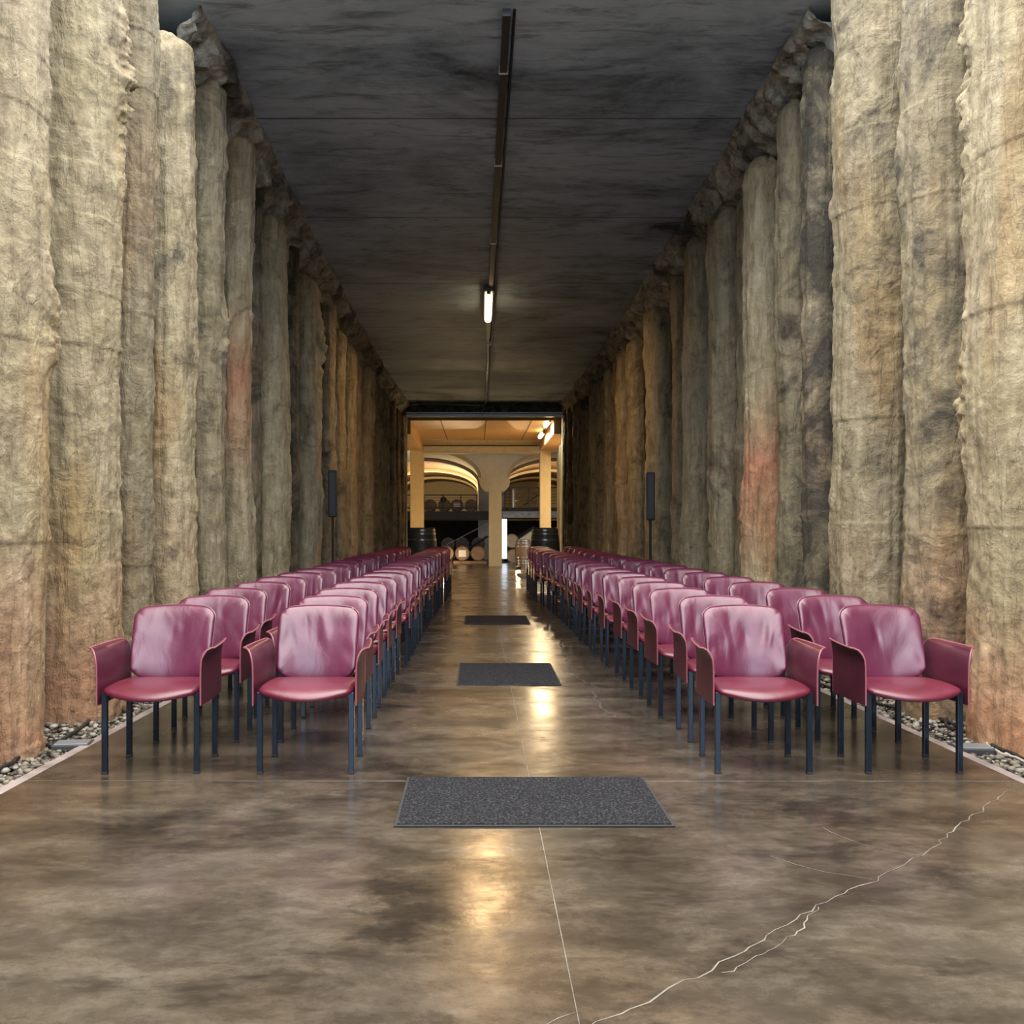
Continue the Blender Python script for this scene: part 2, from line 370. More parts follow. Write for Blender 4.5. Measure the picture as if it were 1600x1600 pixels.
# ------------------------------------------------------------------ ceiling, walls behind the piles
def build_ceiling():
    mb = MB(); zs = [7.98,8.8,9.4,10.5,11.7,13.5,15.8,18,20,23,26.3]
    for a, b in zip(zs, zs[1:]):
        v = [(-3.9,a,ceil_z(a)),(4.4,a,ceil_z(a)),(4.4,b,ceil_z(b)),(-3.9,b,ceil_z(b))]
        mb.add(v, [(3,2,1,0)])
    mb.box(-3.9,4.4,7.98,26.3,ceil_z(8.1)+.002,ceil_z(8.1)+.5)
    tag(mb.build('ceiling', M['ceiling']), kind='structure')
build_ceiling()
def side_wall(name, fn, s):
    mb = MB()
    y0, y1 = -7.0, 26.3; x0, x1 = s*(fn(y0)+.60), s*(fn(y1)+.60)
    v = [(x0,y0,-.2),(x1,y1,-.2),(x1,y1,5.3),(x0,y0,5.3),(x0+s*1.2,y0,-.2),(x1+s*1.2,y1,-.2),(x1+s*1.2,y1,5.3),(x0+s*1.2,y0,5.3)]
    f = [(0,1,2,3),(4,7,6,5),(0,3,7,4),(3,2,6,7)]
    mb.add(v, f); o = mb.build(name, M['earth']); fix_normals(o); tag(o, kind='structure')
side_wall('wall_left', WL, -1); side_wall('wall_right', WR, 1)

def ledge(name, fn, s, seed):
    # broken concrete along the joint between pile tops and slab
    nz, npf = 620, 18; V = []; Fc = []
    for i in range(nz+1):
        z = lerp(8.16, 26.2, (i/nz)**1.5); c = ceil_z(z); W = fn(z)
        h = .42 + .16*noise.noise(Vector((seed, z*.7, 0)))
        prof = [(-.62,-h-.12),(-.30,-h),(-.10,-h*.62),(.00,-h*.30),(.06,-.05),(.05,.03)]
        for k in range(npf+1):
            t = k/npf*(len(prof)-1); j = min(int(t), len(prof)-2); u = t-j
            dx = lerp(prof[j][0], prof[j+1][0], u); dz = lerp(prof[j][1], prof[j+1][1], u)
            p = Vector((dx*2.2, z*1.6, dz*2.2+seed))
            d = noise.fractal(p*2.2, .9, 2.1, 5)*.13; fade = min(1, (npf-k)/3)
            d *= min(1, (npf-k)/7); d += .05*noise.noise(p*.8)
            V.append((-s*0 + s*(W - dx - d*.9), z + d*.3, c + dz - d*.5*fade))
    n = npf+1
    for i in range(nz):
        for k in range(npf): Fc.append((i*n+k, i*n+k+1, (i+1)*n+k+1, (i+1)*n+k))
    o = mesh_obj(name, V, Fc, M['rock'], smooth=True); fix_normals(o); return tag(o, kind='structure')
ledge('trim_1', WL, -1, 3.1); ledge('trim_2', WR, 1, 9.4)

# ------------------------------------------------------------------ piles
def make_pile(sx, width, prev, fn, s, idx, col, setb=0, nearest=False, top=None, lumps=()):
    tt = abs(sx-VX)/F
    Z = (fn(6)+setb + .0*6)/tt
    for _ in range(12): Z = (fn(Z)+setb)/tt
    gap = (Z-prev) if prev else 1.1
    rx = max(.13, min(.42,   .5*1.20*width*Z/F)); rz = rx*1.12
    q = math.sqrt(rx*rx + tt*tt*rz*rz)
    for _ in range(12): Zc = (fn(Z)+setb + rx - q)/tt; Z = Zc
    xc = s*(Zc*tt + q)
    r = (rx+rz)/2
    H = top if top else ceil_z(Zc) - R.uniform(.12,.42)
    H0 = -.10
    near = Zc < 7.9
    nt, nz = (220, 520) if near else ((110, 300) if Zc < 13 else (64, 170))
    seed = Vector((idx*7.3+(50 if s>0 else 0), idx*3.1, 0))
    fin = math.atan2(rz*tt, -s*rx)            # where the outline of the pile turns away down the tunnel
    V = []; fa = R.uniform(.010,.035)
    NZ = noise.noise; FR = noise.fractal
    for i in range(nz+1):
        z = lerp(H0, H, i/nz)
        wx = .035*NZ(Vector((seed.x, 1.7, z*.45))); wy = .035*NZ(Vector((seed.x, 9.7, z*.45)))
        rw = 1 + .05*NZ(Vector((seed.x, 20, z*.8)))
        ledge_ = .018*math.copysign(1, NZ(Vector((seed.x, 31, z*.9)))) if abs(NZ(Vector((seed.x, 31, z*.9))))>.18 else 0
        for k in range(nt):
            a = 2*PI*k/nt; ca, sa = math.cos(a), math.sin(a)
            p = Vector((ca*rx, sa*rz, z)) + seed; nl = math.hypot(ca/rx, sa/rz); nx_, ny_ = ca/rx/nl, sa/rz/nl
            d = .020*NZ(Vector((p.x*1.3, p.y*1.3, z*.55)))
            st = NZ(Vector((p.x*13, p.y*13, z*.55+seed.x))); rough = max(0, NZ(Vector((p.x*.9+5, p.y*.9, z*.5)))+.15)
            d += .016*(abs(st)-.25)*(1.4-rough)
            d += .022*rough*FR(Vector((p.x*4.5, p.y*4.5, z*3.2)), .85, 2.1, 5 if near else 4)
            d += .007*FR(p*11, .8, 2.1, 3)
            da = (a-fin+PI)%(2*PI)-PI
            g = math.exp(-(da/.22)**2)
            d += g*(fa*.4 + .035*max(0, FR(Vector((seed.x, a*2, z*2.6)), .8, 2.0, 4)) )
            for (lz, lh, lw, ld) in lumps:
                q = math.exp(-((z-lz)/lh)**2 - (da/lw)**2)
                if q > .01: d += q*ld*(.75+.9*FR(p*7, .8, 2.1, 4))
            zt_ = H - .10 - .09*(1+FR(p*2.2, .8, 2.1, 3))
            if z > zt_: d -= .16*((z-zt_)/.2)**2
            d += ledge_*.35
            V.append((wx+ca*rx*rw+nx_*d, wy+sa*rz*rw+ny_*d, z))
    Fc = []
    for i in range(nz):
        for k in range(nt): Fc.append((i*nt+k, i*nt+(k+1)%nt, (i+1)*nt+(k+1)%nt, (i+1)*nt+k))
    Fc.append(tuple(nz*nt+k for k in range(nt)))
    o = mesh_obj('concrete_pile', V, Fc, M['pile'], smooth=True)
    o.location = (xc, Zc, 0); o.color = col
    return o, Z
ORD = ['foremost','second','third','fourth','fifth','sixth','seventh','eighth','ninth','tenth','eleventh','twelfth','thirteenth','fourteenth','fifteenth','sixteenth','seventeenth','eighteenth','nineteenth','twentieth','twenty-first','twenty-second','twenty-third']
# silhouette x, (brightness, pink, pink height/4, soot), setback, look
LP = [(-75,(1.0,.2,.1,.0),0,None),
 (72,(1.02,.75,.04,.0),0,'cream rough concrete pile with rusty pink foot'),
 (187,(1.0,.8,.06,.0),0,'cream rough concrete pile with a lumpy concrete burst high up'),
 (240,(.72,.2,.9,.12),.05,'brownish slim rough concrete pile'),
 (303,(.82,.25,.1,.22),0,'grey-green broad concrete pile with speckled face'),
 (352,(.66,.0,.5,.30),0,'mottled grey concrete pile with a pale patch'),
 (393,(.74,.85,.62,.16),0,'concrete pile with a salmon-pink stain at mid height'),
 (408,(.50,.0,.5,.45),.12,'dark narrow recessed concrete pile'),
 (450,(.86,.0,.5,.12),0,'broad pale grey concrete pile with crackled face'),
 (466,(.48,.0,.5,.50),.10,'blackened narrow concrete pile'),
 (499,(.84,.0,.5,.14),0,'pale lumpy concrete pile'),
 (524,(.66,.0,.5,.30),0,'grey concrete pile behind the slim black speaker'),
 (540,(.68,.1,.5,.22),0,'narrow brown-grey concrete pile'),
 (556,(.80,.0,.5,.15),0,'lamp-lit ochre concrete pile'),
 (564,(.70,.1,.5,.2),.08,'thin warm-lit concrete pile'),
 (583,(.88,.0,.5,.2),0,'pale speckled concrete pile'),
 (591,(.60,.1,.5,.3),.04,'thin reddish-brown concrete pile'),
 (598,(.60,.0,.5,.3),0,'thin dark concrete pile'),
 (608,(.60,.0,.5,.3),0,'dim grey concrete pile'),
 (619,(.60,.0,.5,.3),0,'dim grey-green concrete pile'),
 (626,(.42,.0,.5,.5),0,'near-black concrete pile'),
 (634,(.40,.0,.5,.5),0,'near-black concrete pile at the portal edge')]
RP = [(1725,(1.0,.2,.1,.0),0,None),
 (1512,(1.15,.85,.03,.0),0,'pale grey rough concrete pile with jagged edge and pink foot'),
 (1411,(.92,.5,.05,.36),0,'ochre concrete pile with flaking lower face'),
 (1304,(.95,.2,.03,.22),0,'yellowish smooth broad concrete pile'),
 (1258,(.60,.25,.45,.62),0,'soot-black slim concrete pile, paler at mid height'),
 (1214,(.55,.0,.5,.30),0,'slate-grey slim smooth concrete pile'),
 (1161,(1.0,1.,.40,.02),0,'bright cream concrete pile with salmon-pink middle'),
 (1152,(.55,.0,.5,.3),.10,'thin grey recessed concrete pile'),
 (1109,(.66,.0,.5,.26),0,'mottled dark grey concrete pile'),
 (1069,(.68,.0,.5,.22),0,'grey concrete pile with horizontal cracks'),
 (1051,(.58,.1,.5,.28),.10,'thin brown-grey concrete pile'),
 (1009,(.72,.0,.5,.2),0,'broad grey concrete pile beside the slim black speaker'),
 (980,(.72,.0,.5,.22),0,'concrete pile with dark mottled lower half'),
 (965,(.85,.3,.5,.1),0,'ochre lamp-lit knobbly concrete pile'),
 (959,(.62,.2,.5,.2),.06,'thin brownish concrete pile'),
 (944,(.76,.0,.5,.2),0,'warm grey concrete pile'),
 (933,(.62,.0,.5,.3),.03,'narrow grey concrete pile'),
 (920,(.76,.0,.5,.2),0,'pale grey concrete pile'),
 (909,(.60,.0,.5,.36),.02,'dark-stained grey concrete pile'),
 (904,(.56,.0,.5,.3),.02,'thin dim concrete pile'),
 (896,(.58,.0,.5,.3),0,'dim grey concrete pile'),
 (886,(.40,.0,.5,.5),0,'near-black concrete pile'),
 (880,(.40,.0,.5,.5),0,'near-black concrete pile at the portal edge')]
LUMPL = {2: [(4.15,.30,.34,.08),(4.9,.25,.3,.05),(3.9,.6,.22,.05)], 1: [(2.3,.25,.4,.05)], 5: [(2.9,.22,.5,.06)], 10: [(3.6,.5,.5,.08)]}
LUMPR = {1: [(3.7,.6,.2,.07),(1.9,.35,.25,.06)], 6: [(1.3,.5,.5,.03)], 13: [(1.9,.4,.6,.07)]}
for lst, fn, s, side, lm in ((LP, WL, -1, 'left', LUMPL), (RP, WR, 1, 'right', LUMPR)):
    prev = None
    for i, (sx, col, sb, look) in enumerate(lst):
        near = i <= 3; bk = .90 if near else 1.22; col = (min(1.3, col[0]*bk),) + col[1:]  # deeper piles coloured brighter, near ones darker, to even out the daylight falloff
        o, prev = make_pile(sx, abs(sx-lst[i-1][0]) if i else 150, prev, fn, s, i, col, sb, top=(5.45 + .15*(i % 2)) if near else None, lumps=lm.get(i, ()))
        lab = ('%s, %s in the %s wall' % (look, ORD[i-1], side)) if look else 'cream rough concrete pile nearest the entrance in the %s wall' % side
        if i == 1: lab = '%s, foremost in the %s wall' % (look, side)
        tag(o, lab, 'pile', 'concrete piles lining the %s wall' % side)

# ------------------------------------------------------------------ portal at the far end
def portal():
    xl, xr = px(635,0,Z_PORTAL)[0], px(879,0,Z_PORTAL)[0]
    zt = px(0,650,Z_PORTAL)[1]; zc = ceil_z(26)+.1; z0 = floor_z(26)-.05
    mb = MB(); mb.box(xl-3, xl, 26.0, 26.4, z0, zc); tag(mb.build('wall_back_left', M['black_rock']), kind='structure')
    mb = MB(); mb.box(xr, xr+3, 26.0, 26.4, z0, zc); tag(mb.build('wall_back_right', M['black_rock']), kind='structure')
    # rough black rock band above the lintel
    V = []; Fc = []; nx, nz = 180, 14
    for i in range(nz+1):
        for k in range(nx+1):
            x = lerp(xl-.05, xr+.05, k/nx); z = lerp(zt+.08, zc, i/nz)
            d = noise.fractal(Vector((x*3.5, z*5, 4.4)), .8, 2.1, 5)*.16
            V.append((x, 25.92 - abs(d), z))
    for i in range(nz):
        for k in range(nx): Fc.append((i*(nx+1)+k, i*(nx+1)+k+1, (i+1)*(nx+1)+k+1, (i+1)*(nx+1)+k))
    o = mesh_obj('trim_3', V, Fc, M['black_rock'], smooth=True); tag(o, kind='structure')
    mb = MB(); mb.box(xl-.05, xr+.05, 26.0, 26.4, zt+.06, zc); tag(mb.build('wall_back_top', M['black_rock']), kind='structure')
    t = empty('steel_lintel', (0,26,zt), 0, 'long steel lintel across the top of the far opening', 'beam')
    mb = MB(); mb.box(xl, xr, -.12, .25, .050, .085); mb.box(xl, xr, -.10, -.08, -.02, .035); mb.build('flange', M['steel'], t)
    mb = MB(); mb.box(xl, xr, -.05, .2, -.02, .035); mb.build('web', M['conduit'], t)
    # thin cable sagging over the rock band
    pts = [(*px(638,634,25.6)[:1], 25.55, px(638,634,25.6)[1])]
    pts = [(px(x,y,25.5)[0], 25.5, px(x,y,25.5)[1]) for x,y in ((638,634),(655,631.5),(680,630.5),(710,632),(740,633.5),(757,633),(753,645),(755,652))]
    tag(MB().tube(pts, .009, 6).build('hanging_cable', M['pale_cable']), 'thin pale cable strung over the black rock band above the far opening', 'cable')
portal()

# ------------------------------------------------------------------ back room
FZ = -.24
def back_room():
    zb = 32.5; cR = px(0,687,zb)[1]
    xl0, xr0 = px(641,0,zb)[0], px(876,0,zb)[0]
    mb = MB(); mb.box(xl0-2.2, xr0+1.5, 26.4, zb+.05, cR, cR+.2)
    for x in (-.95,.22,1.40): mb.box(x-.012, x+.012, 26.4, zb, cR-.004, cR+.01, 1)
    tag(mb.build('ceiling_rear', [M['panel'], M['dark_line']]), kind='structure')
    # dropped boxes along both sides
    xa, xb = px(661,0,zb)[0], px(843,0,zb)[0]; z2 = px(0,704,zb)[1]
    mb = MB(); mb.box(xl0-2, xa, 26.45, zb, z2, cR-.001); tag(mb.build('trim_4', M['panel']), kind='structure')
    mb = MB(); xq = px(866,0,zb)[0]; xw = px(876,0,zb)[0]
    mb.prism([(xb,cR-.001),(xb,z2),(xq,z2),(xw+.05,px(0,690,zb)[1]),(xw+.05,cR-.001)], 26.45, zb); o = mb.build('trim_5', M['panel']); fix_normals(o); tag(o, kind='structure')
    mb = MB(); mb.box(xw, xw+.25, 26.4, 34, FZ, cR); tag(mb.build('wall_far_right', M['cream']), kind='structure')
    mb = MB(); xv = px(636,0,30)[0]; mb.box(xl0-.65, xl0-.45, 26.4, 34, FZ, cR); tag(mb.build('wall_far_left', M['cream']), kind='structure')
    # cornice beam
    bm_ = empty('crossbeam', (0,zb,0), 0, 'wide cream stepped crossbeam between the two square pillars of the back room', 'beam')
    za, zm, zc = px(0,687,zb)[1], px(0,696,zb)[1], px(0,708,zb)[1]
    MB().box(xa, xb, 0, .5, zm, za).build('upper_band', M['grey_plaster'], bm_)
    MB().box(xa, xb, -.08, .5, zc, zm-.03, 0, .01).build('lower_band', M['grey_plaster'], bm_)
    MB().box(xa, xb, .02, .5, zm-.03, zm).build('groove', M['dark_line'], bm_)
    for (x0, x1, lab) in ((641,661.5,'square cream pillar at the left of the back room, behind the standing cask'), (844,861,'square cream pillar at the right of the back room, behind the standing cask')):
        p = MB().box(px(x0,0,zb)[0], px(x1,0,zb)[0], zb-.02, zb+.5, FZ+.02, px(0,703,zb)[1], 0, .015).build('square_pillar', M['cream'])
        tag(p, lab, 'pillar', 'square pillars carrying the crossbeam')
    # T-shaped pillar with springers of two arches
    zt = 34.0
    def arch(cx, A, B, spring, a0, a1, n=20): return [(cx + A*math.cos(a), spring + B*math.sin(a)) for a in [lerp(a0,a1,i/n) for i in range(n+1)]]
    P = lambda x, y: px(x, y, zt)
    L0 = P(752,746); R0 = P(792,746); spring = L0[1]; AA, BB = 2.35, 1.06
    out = [P(764,886), P(764,768), P(759.5,768), P(754.5,764.5), P(750.5,759), P(748.8,753), P(749,748), L0]
    cL = L0[0]-AA; cRr = R0[0]+AA
    out += arch(cL, AA, BB, spring, 0.0, PI*.46)[1:]
    ztop = spring + BB + .12
    out += [(out[-1][0], ztop)]
    ra = arch(cRr, AA, BB, spring, PI, PI*.54)
    out += [(ra[-1][0], ztop)] + ra[::-1][:-1]
    out += [R0, P(796.5,748), P(797,753), P(795.5,759), P(792,764.5), P(788,768), P(784,768), P(784,886)]
    mb = MB(); mb.prism(out, zt, zt+.55); o = mb.build('arch_pillar', M['grey_plaster']); fix_normals(o)
    tag(o, 'tall central grey-cream pillar flaring into two arches', 'pillar')
    # lit reveals: ribs of the two barrel vaults, receding
    for cx, lo, hi, nm, sd in ((cL, 0, PI, 'wall_vault_left', 'left'), (cRr, 0, PI, 'wall_vault_right', 'right')):
        V = []; Fc = []; n = 40
        for i in range(n+1):
            a = lerp(0, PI, i/n)
            for y in (zt+.5, 64): V.append((cx+(AA+.02)*math.cos(a), y, spring+(BB+.02)*math.sin(a)))
        for i in range(n): Fc.append((2*i, 2*i+2, 2*i+3, 2*i+1))
        o = mesh_obj('ceiling_vault_'+sd, V, Fc, M['vault'], smooth=True); tag(o, kind='structure')
        for y, wd in ((34.57,.35),(41,.7),(49,.8),(57,.9)):
            inn = arch(cx, AA-.10, BB-.10, spring, 0, PI, 36); ou = arch(cx, AA+.01, BB+.01, spring, 0, PI, 36)[::-1]
            mb = MB(); mb.prism(inn+ou, y, y+wd); o = mb.build('vault_rib', M['cream']); fix_normals(o)
            tag(o, 'curved cream rib of the %s vault, %s' % (sd, {34.57:'nearest the central pillar',41:'second one back',49:'third one back',57:'farthest back'}[y]), 'arch', 'ribs of the %s barrel vault' % sd)
    for y in (41, 49, 57):
        o = MB().box(L0[0]-.1, R0[0]+.1, y, y+.8, FZ, spring+.05).build('vault_pier', M['grey_plaster'])
        tag(o, 'grey pier behind the central pillar, %s' % {41:'nearest',49:'middle',57:'farthest'}[y], 'pillar', 'piers between the two vaults')
    MB_ = MB().box(-7, 9, 64, 64.2, FZ, 5); tag(MB_.build('wall_end', M['cream']), kind='structure')
    mb = MB(); mb.box(cL-AA-.4, cL-AA, 34, 64, FZ, 4.5); tag(mb.build('wall_cellar_left', M['cream']), kind='structure')
    mb = MB(); mb.box(cRr+AA, cRr+AA+.4, 34, 64, FZ, 4.5); tag(mb.build('wall_cellar_right', M['cream']), kind='structure')
    mb = MB(); mb.box(-7,9,33,64,spring+BB+.12, spring+BB+.3); mb.box(-7, px(661,0,zb)[0]+.0, zb+.4, zb+.6, spring+BB-.6, 5); tag(mb.build('ceiling_cellar', M['grey_plaster']), kind='structure')
    # galleries
    zg = 39.0
    g = empty('gallery', (0,0,0), 0, 'dark left gallery platform above the barrels, with a metal railing', 'gallery')
    y0 = zg; s0, s1 = px(0,799,y0)[1], px(0,812,y0)[1]
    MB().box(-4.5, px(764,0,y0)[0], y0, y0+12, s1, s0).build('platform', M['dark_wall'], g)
    r = MB(); x0, x1 = -4.4, px(746,0,y0)[0]
    for yy in (773.5,): z = px(0,yy,y0)[1]; r.box(x0,x1,y0,y0+.05,z-.02,z+.02)
    r.build('top_rail', M['dark_metal'], g)
    r = MB()
    for yy in (778,782,786,790): z = px(0,yy,y0)[1]; r.box(x0,x1,y0+.01,y0+.03,z-.007,z+.007)
    r.build('rail_bars', M['dark_metal'], g)
    r = MB(); z = px(0,793.5,y0)[1]; r.box(x0,x1,y0,y0+.05,z-.03,z+.03); r.build('bottom_rail', M['dark_metal'], g)
    for xx in (663,692,720,745): X = px(xx,0,y0)[0]; MB().box(X-.02,X+.02,y0,y0+.04,s0,px(0,773,y0)[1]).build('post', M['dark_metal'], g)
    o = MB().lathe([(.02,-.10),(.08,-.09),(.12,0),(.11,.07),(.03,.12)], 14, Matrix.Translation((px(693,0,y0)[0], y0-.12, px(0,781,y0)[1]))).build('gallery_lamp', M['dark_metal'], None, True)
    tag(o, 'small round black spotlight hung on the left gallery railing', 'lamp')
    g = empty('gallery', (0,0,0), 0, 'right gallery platform with grey concrete edge and a stair railing', 'gallery')
    y0 = 38.0; s0, s1 = px(0,799,y0)[1], px(0,809,y0)[1]
    MB().box(px(785,0,y0)[0], 6, y0, y0+12, s1, s0).build('platform', M['concrete'], g)
    MB().box(px(784,0,y0)[0], 6, y0+.2, y0+11, s0, px(0,793,y0)[1]).build('kerb', M['dark_wall'], g)
    r = MB(); z = px(0,762,y0)[1]; r.box(px(797,0,y0)[0],6,y0,y0+.05,z-.02,z+.02)
    a = Vector((px(797,0,y0)[0], y0+.02, z)); b = Vector((px(784,0,y0)[0], y0+.02, px(0,774,y0)[1])); r.tube([a,b],.02,6)
    r.build('top_rail', M['dark_metal'], g)
    r = MB()
    for yy in (767,772,777,782,787): z = px(0,yy,y0)[1]; r.box(px(786,0,y0)[0],6,y0+.01,y0+.03,z-.009,z+.009)
    r.tube([(px(818,0,y0)[0],y0+.1,px(0,790,y0)[1]),(px(843,0,y0)[0],y0+.1,px(0,772,y0)[1])],.02,6)
    r.build('rail_bars', M['dark_metal'], g)
    for xx in (789,797,826,842): X = px(xx,0,y0)[0]; MB().box(X-.02,X+.02,y0,y0+.04,s0,px(0,762 if xx>790 else 770,y0)[1]).build('post', M['dark_metal'], g)
    X = px(802,0,y0)[0]; MB().box(X-.03,X+.03,y0-.05,y0-.01,px(0,793,y0)[1],px(0,765,y0)[1]).build('pale_post', M['steel'], g)
    # black recess under the galleries
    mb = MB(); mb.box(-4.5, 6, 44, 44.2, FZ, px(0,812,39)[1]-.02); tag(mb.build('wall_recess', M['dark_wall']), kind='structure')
    # stairs
    s = empty('staircase', (0,0,0), 0, 'dark staircase rising right behind the lower left barrels', 'stairs')
    y0 = 37.9; A = px(698,851,y0); B = px(762,818,y0)
    MB().tube([(A[0],y0,A[1]),(B[0],y0,B[1])], .017, 6).build('handrail', M['steel'], s)
    n = 9; A2 = px(690,884,y0); B2 = px(762,838,y0)
    for i in range(n):
        X = lerp(A2[0],B2[0],i/(n-1)); Zz = max(FZ+.05, lerp(A2[1],B2[1],i/(n-1))); MB().box(X-.1,X+.1,y0+.1,y0+1.0,Zz-.03,Zz).build('tread', M['dark_metal'], s)
    MB().tube([(A2[0],y0+.05,A2[1]),(B2[0],y0+.05,B2[1])], .05, 6).build('stringer', M['dark_metal'], s)
    s = empty('staircase', (0,0,0), 0, 'right staircase with a solid cream sloping side behind the barrels', 'stairs')
    y0 = 38.6; pts = [px(804,884,y0), px(806,846,y0), px(836,826,y0), px(850,826,y0), px(850,884,y0)]
    o = MB().prism(pts, y0, y0+.9).build('side_wall', M['cream'], s); fix_normals(o)
    a, b = px(800,845,y0-.1), px(836,822,y0-.1); MB().tube([(a[0],y0-.1,a[1]),(b[0],y0-.1,b[1])], .05, 6).build('stringer', M['dark_metal'], s)
    # bright daylit doorway slit beside the pillar
    y0 = 37.2; a, b = px(784.5,811,y0), px(792,873,y0)
    d = MB().box(a[0], b[0], y0, y0+.05, b[1], a[1], 0, .01).build('light_panel', M['daylit'])
    tag(d, 'tall narrow glowing white panel right beside the central pillar', 'light')
back_room()

# barrels
def barrel_profile(h, r, rb, n=14):
    return [(lerp(r, rb, math.sin(PI*i/n)), h*i/n) for i in range(n+1)]
def barrel(name, loc, h, r, rb, lying, label, group, side, head, hoops=(.04,.14,.27,.73,.86,.96), paper=False, rz=0):
    t = empty(name, loc, rz, label, 'barrel', group)
    Mx = Matrix.Rotation(PI/2, 4, 'X') @ Matrix.Translation((0,0,-h/2)) if lying else Matrix.Identity(4)
    MB().lathe(barrel_profile(h-.02, r-.004, rb), 28, Mx @ Matrix.Translation((0,0,.01)), cap=False).build('staves', side, t, True)
    for z in (.03, h-.03):
        MB().lathe([(.001,z-.012),(r-.02,z-.012),(r-.02,z+.012),(.001,z+.012)], 28, Mx).build('head', head, t)
    for q in hoops:
        rr = lerp(r, rb, math.sin(PI*q))+.004
        MB().lathe([(rr-.012,h*q-.02),(rr,h*q-.02),(rr,h*q+.02),(rr-.012,h*q+.02),(rr-.012,h*q-.02)], 28, Mx, cap=False).build('hoop', M['iron_hoop'] if lying else M['hoop'], t, True)
    for z in (0, h-.03): MB().lathe([(r-.03,z),(r,z),(r,z+.03),(r-.03,z+.03),(r-.03,z)], 28, Mx, cap=False).build('chime', side, t)
    if paper:
        o = MB().box(-.13,.13,h/2-.02,h/2-.012,-.12,.12, M=Matrix.Rotation(PI,4,'Z')).build('paper_label', M['label'], t)
    return t
for x, lab in ((659.5,'weathered grey cask standing upright at the left of the far opening'),(851.5,'weathered grey cask standing upright at the right of the far opening')):
    zc = 24.4; barrel('cask', (px(x,0,zc)[0], zc, floor_z(zc)), px(0,824.5,zc)[1]-floor_z(zc), .30, .355, False, lab, 'casks standing either side of the far opening', M['grey_cask'], M['grey_cask'], hoops=(.03,.12,.24,.76,.88,.95))
def rack(x0, x1, y, z, label):
    t = empty('barrel_rack', (0,0,0), 0, label, 'rack')
    for dy in (.15, .70):
        MB().box(x0, x1, y+dy-.05, y+dy+.05, z, z+.09, 0, .01).build('rail', M['oak_side'], t)
    n = 3
    for i in range(n): X = lerp(x0+.1, x1-.1, i/(n-1)); MB().box(X-.05, X+.05, y, y+.85, z-.08 if z > 0 else z-.0, z+.0+.02).build('bearer', M['oak_side'], t)
zb_ = 36.2
rack(px(708,0,zb_)[0], px(760,0,zb_)[0], zb_, FZ, 'low wooden rack carrying the two lit barrels left of the central pillar')
rr_ = .262
for x, lab, pap in ((722.4,'oak barrel with a white paper label on its head, low left of the pillar',True),(747,'oak barrel with a plain head, beside the central pillar',False),(697.8,'oak barrel half hidden by the last left chairs',False)):
    barrel('barrel', (px(x,0,zb_)[0], zb_+.45, FZ+.09+rr_+.01), .9, .235, .272, True, lab, 'barrels lying on the cellar floor', M['oak_side'], M['oak'], paper=pap)
for x, yy, lab in ((802.5,869,'lower oak barrel right of the glowing panel'),(800,845.5,'upper oak barrel right of the glowing panel, stacked on another')):
    barrel('barrel', (px(x,0,zb_+1.4)[0], zb_+1.9, px(0,yy,zb_+1.4)[1]), .9, .235, .272, True, lab, 'barrels stacked right of the central pillar', M['oak_side'], M['oak'])
barrel('barrel', (px(818,0,35.6)[0], 36.0, FZ), .86, .24, .29, False, 'warm-lit oak barrel standing upright behind the front right chairs of the far end', 'barrels stacked right of the central pillar', M['oak_side'], M['oak'], rz=.5)
for i, x in enumerate((722,747,700)):
    barrel('barrel', (px(x,0,39.5)[0], 40.2, px(0,851,39.5)[1]), .9, .235, .272, True, 'dim oak barrel in the upper row, %s' % ('above the labelled barrel','above the plain-headed barrel beside the pillar','leftmost, behind the stairs')[i], 'dim barrels in the upper row', M['oak_dark'], M['oak_dark'])
rack(px(690,0,39.5)[0], px(757,0,39.5)[0], 39.8, px(0,851,39.5)[1]-.272-.10, 'dark rack carrying the dim upper row of barrels')
for xx, wh in ((692,'left'),(724,'middle'),(755,'right, by the pillar')): tag(MB().box(px(xx,0,39.5)[0]-.04, px(xx,0,39.5)[0]+.04, 40.2, 40.3, FZ, px(0,851,39.5)[1]-.36).build('rack_post', M['oak_dark']), 'dark wooden post under the upper barrel rack, %s' % wh, 'post', 'posts under the upper barrel rack')
for i, x in enumerate((672,694,714,736)):
    y0 = 40.2; barrel('barrel', (px(x,0,y0)[0], y0+.45, px(0,799,39)[1]+.24), .9, .22, .262, True, 'oak barrel on the left gallery behind the railing, %s from the left' % ('first','second','third','fourth')[i], 'barrels on the left gallery', M['oak_side'], M['oak'], paper=(i==2))

